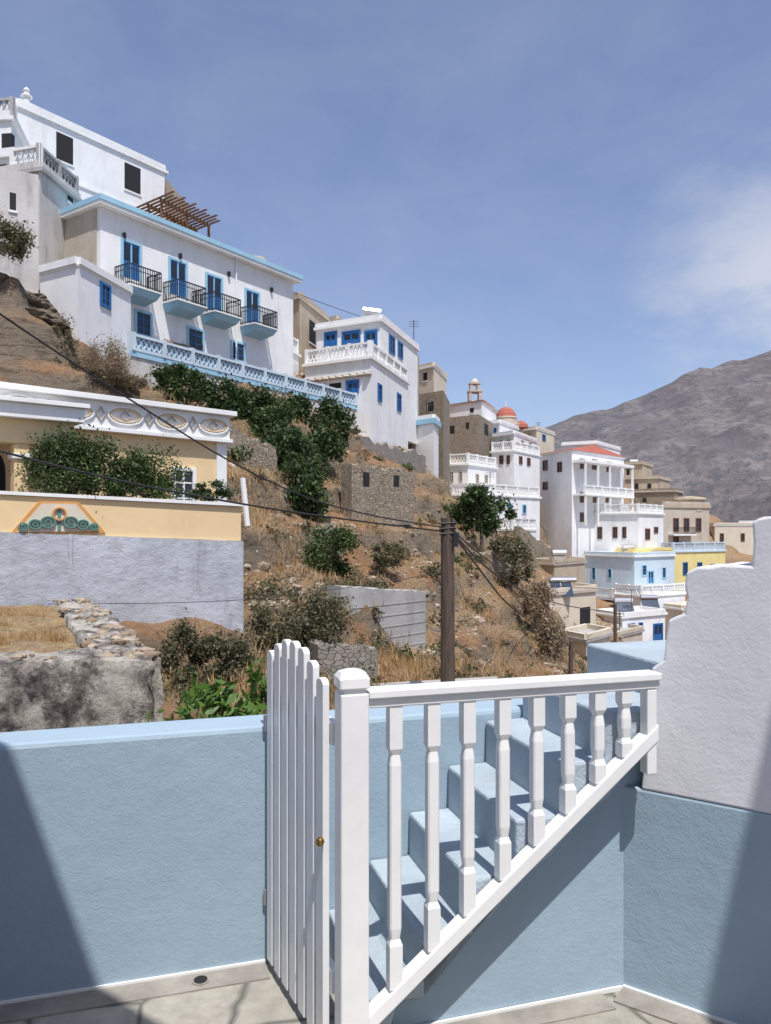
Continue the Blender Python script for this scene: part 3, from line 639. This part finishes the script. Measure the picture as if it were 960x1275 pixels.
for k in range(70):
    t=random.random(); q=a1*(1-t)+a2*t; addrock(V,Fc,(q[0]-random.uniform(.1,.75),q[1]+random.uniform(.2,.4),.35),random.uniform(.03,.10))
for k in range(40):
    t=random.random(); q=a0*(1-t)+a1*t; addrock(V,Fc,(q[0],q[1]+random.uniform(.1,.5),.37),random.uniform(.02,.07))
mk('edge_stones',V,Fc,[M['rock']],e)
def grass(name,pts,h,mat,per=6,spread=.12,w=.008):
    pts=np.array(pts); n=len(pts)*per; p=np.repeat(pts,per,0)+np.c_[rng.normal(size=(n,2))*spread,np.zeros(n)]
    lean=rng.normal(size=(n,3))*.35; lean[:,2]=1; lean*=h*rng.uniform(.4,1.3,size=(n,1))
    side=rng.normal(size=(n,3)); side[:,2]=0; side/=np.linalg.norm(side,axis=1)[:,None]; side*=w
    V=np.stack([p-side-[0,0,.05],p+side-[0,0,.05],p+lean],1).reshape(-1,3)
    me=bpy.data.meshes.new(name); me.from_pydata(V.tolist(),[],np.arange(n*3).reshape(-1,3).tolist()); me.materials.append(M[mat])
    o=bpy.data.objects.new(name,me); sc.collection.objects.link(o); return o
pts=[]
while len(pts)<1800:
    y=random.uniform(7.6,13); x=random.uniform(-6.6,-2.0); xe=np.interp(y,[7.3,13.6],[-2.9,-5.9])
    if x<xe and mn.noise(Vector((x*.9,y*.9,0)))>-.05: pts.append((x,y,.24))
grass('dry_grass',pts,.09,'straw',6,.07,.006)
def terr_pts(nn,pxr,Yr,dens=None):
    out=[]
    while len(out)<nn:
        Y=math.exp(random.uniform(math.log(Yr[0]),math.log(Yr[1]))); px=random.uniform(*pxr); x=(px-480)/F*Y
        if dens and mn.noise(Vector((x*.25,Y*.25,dens)))<random.uniform(-.3,.25): continue
        if Y<22 and px<306 and Y>12.5: continue
        if Y<14 and px<215: continue
        out.append((x,Y,gz(x,Y)))
    return out
grass('hillside_dry_grass',terr_pts(10000,(190,760),(11,60),4.),.22,'straw',7,.24,.014)
def scatter_bush(name,nn,mat,sz,leaf,nl,dens,pxr=(190,760),Yr=(11,65),asp=.5):
    ps=terr_pts(nn,pxr,Yr,dens); P_=[]
    for p in ps:
        s=sz*random.uniform(.5,1.5); d=rng.normal(size=(nl,3)); d/=np.linalg.norm(d,axis=1)[:,None]; d[:,2]=abs(d[:,2])*.8
        P_.append(np.array(p)+d*s*rng.uniform(.3,1,size=(nl,1))*(1+.3*np.sin(d[:,:1]*7))); 
    p=np.vstack(P_); n=len(p); a=rng.normal(size=(n,3)); a/=np.linalg.norm(a,axis=1)[:,None]; b=np.cross(a,rng.normal(size=(n,3))); b/=np.linalg.norm(b,axis=1)[:,None]
    s=leaf*rng.uniform(.6,1.5,size=(n,1))*(.5+p[:,1:2]/40)
    V=np.stack([p-a*s,p-b*s*asp,p+a*s,p+b*s*asp],1).reshape(-1,3)
    me=bpy.data.meshes.new(name); me.from_pydata(V.tolist(),[],np.arange(n*4).reshape(-1,4).tolist()); me.materials.append(M[mat])
    o=bpy.data.objects.new(name,me); sc.collection.objects.link(o)
scatter_bush('olive_scrub',170,'olive',.45,.05,220,11.)
scatter_bush('dry_scrub',300,'greydry',.42,.05,170,17.,asp=.2)
scatter_bush('green_scrub',40,'bush',.4,.05,240,23.)
# scrub on the cliff ledges
def ledge_scrub(name,mat,nn,nl,sz,asp):
    fc=Fac(XY(-90,27.4),XY(176,30.9)); P_=[]
    for k in range(nn):
        u=random.uniform(4,fc.len); q=fc.pt(u,0,0); px=480+q[0]/q[1]*F
        yt=np.interp(px,[a for a,_ in tp],[b for _,b in tp]); t=random.random()**1.5
        z=CZ+(H0-(yt+(480-yt)*(1-t)))/F*q[1]; c=np.array(fc.pt(u,z,.65-1.2*t**1.5)); s=sz*random.uniform(.5,1.5)
        d=rng.normal(size=(nl,3)); d/=np.linalg.norm(d,axis=1)[:,None]; P_.append(c+d*s*rng.uniform(.2,1,size=(nl,1)))
    p=np.vstack(P_); n=len(p); a=rng.normal(size=(n,3)); a/=np.linalg.norm(a,axis=1)[:,None]; b=np.cross(a,rng.normal(size=(n,3))); b/=np.linalg.norm(b,axis=1)[:,None]
    s=.05*rng.uniform(.6,1.5,size=(n,1)); V=np.stack([p-a*s,p-b*s*asp,p+a*s,p+b*s*asp],1).reshape(-1,3)
    me=bpy.data.meshes.new(name); me.from_pydata(V.tolist(),[],np.arange(n*4).reshape(-1,4).tolist()); me.materials.append(M[mat])
    o=bpy.data.objects.new(name,me); sc.collection.objects.link(o)
ledge_scrub('dry_scrub','greydry',45,150,.32,.2); ledge_scrub('olive_scrub','olive',22,150,.3,.5)
V=[];Fc=[]
for p in terr_pts(2000,(190,780),(11,75),31.):
    addrock(V,Fc,p,.03+.2*random.random()**5+ .0018*p[1])
mk('loose_rocks',V,Fc,[M['rock']])
def gp(px,Y): x,y=XY(px,Y); return (x,y,gz(x,y))
foliage('shrub',[blob(75,578,15,40,34,20),blob(110,580,15.2,34,36,20)],13000,.033,'bush',P(90,625,15),44,.24)
foliage('shrub',[blob(150,588,15.6,24,32,18),blob(195,592,16,32,28,20)],10000,.033,'bush',P(180,630,16),34,.24)
foliage('shrub',[blob(262,612,17,26,12,12)],2500,.03,'darkbush',None,14,.2)
foliage('ivy',[blob(225,478,33.2,34,22,8),blob(270,496,35,34,28,8),blob(320,518,37.4,40,34,8),blob(365,520,39.5,40,30,8),blob(412,528,42.5,30,28,8)],26000,.10,'darkbush',None,130,.18)
foliage('tree',[blob(345,540,35,30,30),blob(362,570,32.5,36,34),blob(374,606,30.5,34,38),blob(400,555,36,26,24)],22000,.09,'darkbush',gp(374,30),80,.18)
foliage('bush',[blob(412,690,25.5,34,30)],8000,.055,'bush',gp(412,25.5),30,.2)
foliage('tree',[blob(583,634,50,24,22),blob(608,640,51,28,24),blob(595,620,50,22,12)],10000,.11,'darkbush',gp(600,50),36,.2)
foliage('bush',[blob(683,800,33,22,30),blob(668,750,40,22,28)],6000,.07,'greydry',None,26,.2)
foliage('bush',[blob(640,700,46,22,34),blob(620,680,48,16,20)],5000,.09,'olive',None,26,.2)
foliage('bush',[blob(400,775,17.6,34,32),blob(340,785,16.6,32,28)],10000,.042,'olive',None,40,.2)
foliage('bush',[blob(225,810,13,26,34),blob(275,825,13,32,30)],9000,.035,'olive',None,36,.2)
foliage('bush',[blob(320,760,18.5,22,26)],3000,.04,'greydry',None,16,.2)
foliage('bush',[blob(290,575,29.5,24,18)],3500,.07,'bush',None,16,.2)
foliage('bush',[blob(480,690,29,22,16),blob(500,750,23,20,12)],4000,.05,'olive',None,16,.2)
foliage('bush',[blob(132,452,29.3,22,26)],3500,.06,'greydry',None,22,.25,.22)
foliage('bush',[blob(8,300,28.5,24,22)],3500,.06,'olive',None,18,.25)
foliage('leafy_plant',[((-.98,4.5,.56),(.22,.2,.16)),((-.75,4.6,.64),(.1,.15,.18))],460,.045,'fresh',(-.95,4.6,-.9),16,.3,.38)
# ------------------------------------------------------------ poles & wires
b=Bd('utility_pole'); q0=P(558,900,13.5); q1=P(557,645,13.5)
b.rod('shaft','pole',(q0[0],13.5,-3),(q1[0],13.5,q1[2]),.135,.115,14)
b.rod('cable_box','iron',(q1[0]+.12,13.42,q1[2]-.5),(q1[0]+.14,13.42,q1[2]-.25),.06)
for k in range(3): b.rod('insulator_bracket','iron',(q1[0]-.15,13.4,q1[2]-.1-.09*k),(q1[0]+.15,13.4,q1[2]-.08-.09*k),.02)
b.done(None)
for (px,py0,py1,Y) in ((766,752,800,42),(711,798,832,30)):
    b=Bd('wooden_post'); a=P(px,py1,Y); c=P(px,py0,Y); b.rod('shaft','pole',(a[0],Y,a[2]-2),c,.1,.09); b.done()
def wire(pts,r,name='power_cable',sag=0):
    cu=bpy.data.curves.new(name,'CURVE'); cu.dimensions='3D'; cu.bevel_depth=r; cu.bevel_resolution=1
    s=cu.splines.new('NURBS'); s.points.add(len(pts)-1); s.order_u=3; s.use_endpoint_u=True
    for i,p in enumerate(pts): s.points[i].co=(*p,1)
    cu.materials.append(M['iron']); o=bpy.data.objects.new(name,cu); sc.collection.objects.link(o)
wire([P(-60,350,8),P(60,432,9),P(150,490,10),P(300,585,11.5),P(430,640,12.6),P(555,657,13.5)],.012)
wire([P(-60,545,9),P(100,590,10),P(300,628,11.5),P(430,647,12.5),P(555,662,13.5)],.016)
wire([P(60,752,12.8),P(250,752,13),P(400,738,13.2),P(555,712,13.5)],.006)
wire([P(557,655,13.4),P(590,700,16),P(640,765,22),P(711,805,30)],.022)
wire([P(557,652,13.4),P(600,715,18),P(700,757,32),P(766,762,42)],.02)
wire([P(557,652,13.4),P(600,700,18),P(680,735,35),P(853,735,75)],.016)
wire([P(566,650,13.4),P(552,668,13.4),P(574,680,13.4),P(560,640,13.4)],.012,'cable_loop')
wire([P(330,350,50),P(400,378,52),P(460,398,55)],.02)
# ------------------------------------------------------------ terrace
dU=np.array([1,.3]); dU/=np.linalg.norm(dU); dV=np.array([-dU[1],dU[0]]); O=np.array([0,2.35])
def U(u,v,z): q=O+dU*u+dV*v; return (q[0],q[1],z)
def upoly(b,part,mat,pts,v0,v1):
    n=len(pts); V=[U(u,v0,z) for u,z in pts]+[U(u,v1,z) for u,z in pts]
    b.add(part,mat,V,[tuple(range(n)),tuple(range(2*n-1,n-1,-1))]+[(i,(i+1)%n,n+(i+1)%n,n+i) for i in range(n)])
def ubox(b,part,mat,u0,u1,v0,v1,z0,z1): upoly(b,part,mat,[(u0,z0),(u1,z0),(u1,z1),(u0,z1)],v0,v1)
def upx(px,v):
    r=(px-480)/F
    q=O+dV*v; return (r*q[1]-q[0])/(dU[0]-r*dU[1])
VW=.608
b=Bd('terrace_floor'); b.prism('slab','flag',[U(-5,VW+.1,0)[:2],U(1.3,VW+.1,0)[:2],(4,1.5),(4,-6),(-6,-6)],-.35,0); b.done()
b=Bd('mortar_border')
ubox(b,'strip','strip',-5,-.28,VW-.11,VW-.010,-.05,.006)
ubox(b,'skirting','trim',-5,-.28,VW-.008,VW,-.05,.014)
ubox(b,'strip','strip',-.0,.80,-.01,.078,-.05,.006)
ubox(b,'skirting','trim',.0,.885,.08,.088,-.05,.014)
b.done()
b=Bd('blue_parapet_wall'); ubox(b,'masonry','terrblue',-5,1.1,VW,VW+.2,-4,.875); b.done(.018)
b=Bd('drain_hole'); q=U(upx(250,VW-.07),VW-.06,.0)
b.rod('rim','strip',(q[0],q[1],-.02),(q[0],q[1],.010),.030,.030,16); b.rod('hole','dark',(q[0],q[1],-.02),(q[0],q[1],.012),.024,.024,16); b.done()
def zrail(u): return .150+(u+.06)*.79
b=Bd('concrete_stairs'); uk=[-.0475+.162*k for k in range(6)]+[1.06,1.9]; zk=[.167*(k+1) for k in range(5)]+[.99,1.125]
top=[]
for k in range(7): top+=[(uk[k],zk[k]),(uk[k+1],zk[k])]
sof=[(1.9,.88),(.95,.86)]
for i in range(9):
    u=.88-i*.105
    if i%2==0: sof.append((u,zrail(u)-.085))
    else: sof.append((u,zrail(u)-.105))
sof+=[(uk[0]+.02,-.05),(uk[0],-.05)]
upoly(b,'steps','stairblue',top+sof,0,VW-.003); e=b.done(.014)
b=Bd('stair_support_wall'); upoly(b,'masonry','terrblue',[(.02,-.2),(1.2,-.2),(1.2,.93),(.93,.93),(.02,.10)],.09,VW-.01); b.done()
# right wall
rc=np.array(U(.895,.09,0)[:2]); rd=np.array([.81,-.585]); rd/=np.linalg.norm(rd)
f=Fac(rc,rc+rd*1.5)
b=Bd('white_side_wall')
zs=.706
b.fpoly('painted_base','terrblue',f,[(-.02,-.3),(3,-.3),(3,zs),(-.02,zs)],-.3,0)
outl=[(798,978),(803,935),(808,880),(811,832),(820,826),(826,822),(828,800),(832,772),(843,767),(852,764),(855,745),(852,730),(854,713),(868,706),(885,706),(900,703),(936,705),(938,675),(936,650),(945,645),(958,643)]
pts=[(3,zs+.0005),(3,1.75)]+[f.hit(x,y) for x,y in reversed(outl)]
pts=[(u,max(z,zs+.0005)) for u,z in pts]
pts[-1]=(pts[-1][0],zs+.0005)
b.fpoly('plaster','terrwhite',f,pts,-.3,.0)
b.done(.008)
b=Bd('mortar_border'); b.fbox('strip','strip',f,0,3,-.05,.006,.012,.1); b.fbox('skirting','trim',f,0,3,-.05,.014,.0,.01); b.done()
# railing
b=Bd('white_railing'); vr=-.035
def loft(part,mat,u,v,secs):
    V=[];m=8
    for z,h,c in secs:
        for (a,d) in ((-h+c,-h),(h-c,-h),(h,-h+c),(h,h-c),(h-c,h),(-h+c,h),(-h,h-c),(-h,-h+c)): V.append(U(u+a,v+d,z))
    Fc=[tuple(range(m)),tuple(range(len(V)-m,len(V)))]
    for j in range(len(secs)-1):
        for i in range(m): Fc.append((j*m+i,j*m+(i+1)%m,(j+1)*m+(i+1)%m,(j+1)*m+i))
    b.add(part,mat,V,Fc)
ztr=1.105; ue=.90
for px in (491,538,582,626,668,707,744,777):
    u=upx(px,vr); zb=zrail(u)+.015; zt=ztr-.03; Lh=zt-zb
    a=min(.13,Lh*.2); hw=.0205; hm=.0185
    loft('baluster','gloss',u,vr,[(zb,hw,.001),(zb+a,hw,.001),(zb+a+.018,hm-.004,.004),(zb+a+.05,hm,.005),(zt-a-.05,hm,.005),(zt-a-.018,hm-.004,.004),(zt-a,hw,.001),(zt,hw,.001)])
ubox(b,'handrail','gloss',-.07,ue+.035,vr-.024,vr+.024,ztr-.032,ztr-.004)
upoly(b,'handrail','gloss',[(-.07,ztr-.003),(ue+.035,ztr-.003),(ue+.035,ztr+.022),(-.07,ztr+.022)],vr-.036,vr+.036)
upoly(b,'bottom_rail','gloss',[(-.07,zrail(-.07)-.032),(ue+.03,zrail(ue+.03)-.032),(ue+.03,zrail(ue+.03)+.022),(-.07,zrail(-.07)+.022)],vr-.026,vr+.026)
ubox(b,'end_post','gloss',ue-.012,ue+.025,vr-.022,vr+.022,zrail(ue)-.12,ztr-.033)
loft('newel_post','gloss',-.115,vr,[(-.0,.043,.004),(1.12,.043,.004),(1.122,.036,.004),(1.135,.036,.004),(1.137,.046,.006),(1.165,.046,.008),(1.182,.036,.012),(1.188,.02,.01)])
b.done(.004)
# gate
b=Bd('picket_gate'); g0=np.array([-.262,.585]); g1=np.array([-.165,.02]); gd=(g1-g0); gl=np.linalg.norm(gd); gd/=gl; gn=np.array([-gd[1],gd[0]])
def G(s,o,z):
    q=g0+gd*s+gn*o; return U(q[0],q[1],z)
tops=[1.165,1.20,1.225,1.23,1.22,1.19,1.15]; NP=7; pw=gl/NP
if np.dot(np.array(G(0,1,0)[:2])-np.array(G(0,0,0)[:2]),-np.array(G(0,0,0)[:2]))<0: gn=-gn
for i in range(NP):
    s0=i*pw+.012; s1=(i+1)*pw-.012; zt=tops[i]; r=(s1-s0)/2; m=8
    prof=[(s0,.035),(s1,.035)]+[((s0+s1)/2+r*math.cos(math.pi*k/m),zt-r*.6+r*.6*math.sin(math.pi*k/m)) for k in range(m+1)]
    n=len(prof); V=[G(s,.0,z) for s,z in prof]+[G(s,.022,z) for s,z in prof]
    b.add('picket','gloss',V,[tuple(range(n)),tuple(range(2*n-1,n-1,-1))]+[(k,(k+1)%n,n+(k+1)%n,n+k) for k in range(n)])
for z in (.2,.95):
    V=[G(0.0,-.03,z),G(gl,-.03,z),G(gl,-.002,z),G(0,-.002,z)]; V+= [(x,y,zz+.07) for x,y,zz in V]; b.hexa('cross_rail','gloss',V)
for z in (.22,.86):
    q=G(-.012,.02,z); b.rod('hinge','steel',(q[0],q[1],z),(q[0],q[1],z+.06),.008)
q=G(gl-.03,.024,.0); kz=1.6-380/F*2.36
b.rod('knob_stem','brass',(q[0],q[1],kz),(q[0]-.0,q[1]-.02,kz),.006); 
b.lathe('knob','brass',(q[0]+.002,q[1]-.028,kz),[(.002,-.014),(.010,-.011),(.014,0),(.010,.011),(.002,.014)],12)
b.done(.003)
# ------------------------------------------------------------ unseen houses added beside/behind the viewer to shade the terrace
b=Bd('unseen_shade_house_right'); b.box('walls','white',1.72,6,-7,2.05,0,3.9); b.box('roof','trim',1.70,6.1,-7.1,2.1,3.903,4.05)  # out of view, eave placed to throw shade on the right wall
b.done()
b=Bd('unseen_shade_house_rear'); ed=np.array([-.81,.58]); ed/=np.linalg.norm(ed); en=np.array([-ed[1],ed[0]]); 
if en[1]>0: en=-en
e0=np.array([-.39,.93])
q=lambda k,m: e0+ed*k+en*m
b.prism('porch_roof','trim',[q(1.7,0),q(-1.0,0),q(-1.0,3),q(1.7,3)],3.98,4.12)  # added slab out of view, edge fitted to shade the left parapet
b.prism('walls','white',[q(3.2,1.5),q(-1.2,1.5),q(-1.2,4),q(3.2,4)],0,3.95); b.done()
# ------------------------------------------------------------ light
s=Vector((.147,-.397,.906)).normalized()
l=bpy.data.lights.new('sun','SUN'); l.energy=5.0; l.angle=math.radians(.5); l.color=(1,.965,.92)
o=bpy.data.objects.new('sun',l); sc.collection.objects.link(o); o.rotation_mode='QUATERNION'; o.rotation_quaternion=s.to_track_quat('Z','Y')
w=bpy.data.worlds.new('World'); sc.world=w; w.use_nodes=True; nt=w.node_tree; N=nt.nodes;L=nt.links
bg=N['Background']; sky=N.new('ShaderNodeTexSky'); sky.sky_type='NISHITA'; sky.sun_disc=False
sky.sun_elevation=math.asin(s.z); sky.sun_rotation=math.atan2(s.x,s.y); sky.altitude=200; sky.dust_density=1.3; sky.ozone_density=3.
tc=N.new('ShaderNodeTexCoord'); mp=N.new('ShaderNodeMapping'); mp.inputs['Scale'].default_value=(1.3,1.3,2.6); mp.inputs['Rotation'].default_value=(0,.5,0)
L.new(tc.outputs['Generated'],mp.inputs[0]); nz=N.new('ShaderNodeTexNoise'); nz.inputs['Scale'].default_value=3.6; nz.inputs['Detail'].default_value=10; nz.inputs['Roughness'].default_value=.58; nz.inputs['Distortion'].default_value=.3
L.new(mp.outputs[0],nz.inputs['Vector'])
vd=N.new('ShaderNodeVectorMath'); vd.operation='DISTANCE'; L.new(tc.outputs['Generated'],vd.inputs[0]); dv=Vector((.50,1,.325)).normalized(); vd.inputs[1].default_value=dv
mask=ramp(nt,vd.outputs['Value'],[(.02,(1,1,1)),(.17,(0,0,0))])
cl=ramp(nt,nz.outputs[0],[(.36,(0,0,0)),(.56,(1,1,1))])
mm=mix(nt,1.,cl,mask,'MULTIPLY'); thin=ramp(nt,nz.outputs[0],[(.40,(.10,.10,.10)),(.85,(.28,.28,.28))]); tot=mix(nt,1.,mix(nt,1.,mm,(.75,.75,.75,1),'MULTIPLY'),thin,'ADD')
sk=mix(nt,1.,sky.outputs[0],(1.05,1.0,1.09,1),'MULTIPLY')
c=mix(nt,tot,sk,(4.6,4.9,5.7,1))
L.new(c,bg.inputs[0]); bg.inputs[1].default_value=.138
cam=bpy.data.cameras.new('camera'); cam.sensor_fit='HORIZONTAL'; cam.sensor_width=36; cam.lens=36; cam.shift_y=(H0-637.5)/960; cam.clip_start=.05; cam.clip_end=9000
o=bpy.data.objects.new('camera',cam); sc.collection.objects.link(o); o.location=(0,0,CZ); o.rotation_euler=(math.pi/2,0,0); sc.camera=o
sc.view_settings.view_transform='Standard'; sc.view_settings.look='None'; sc.view_settings.exposure=0
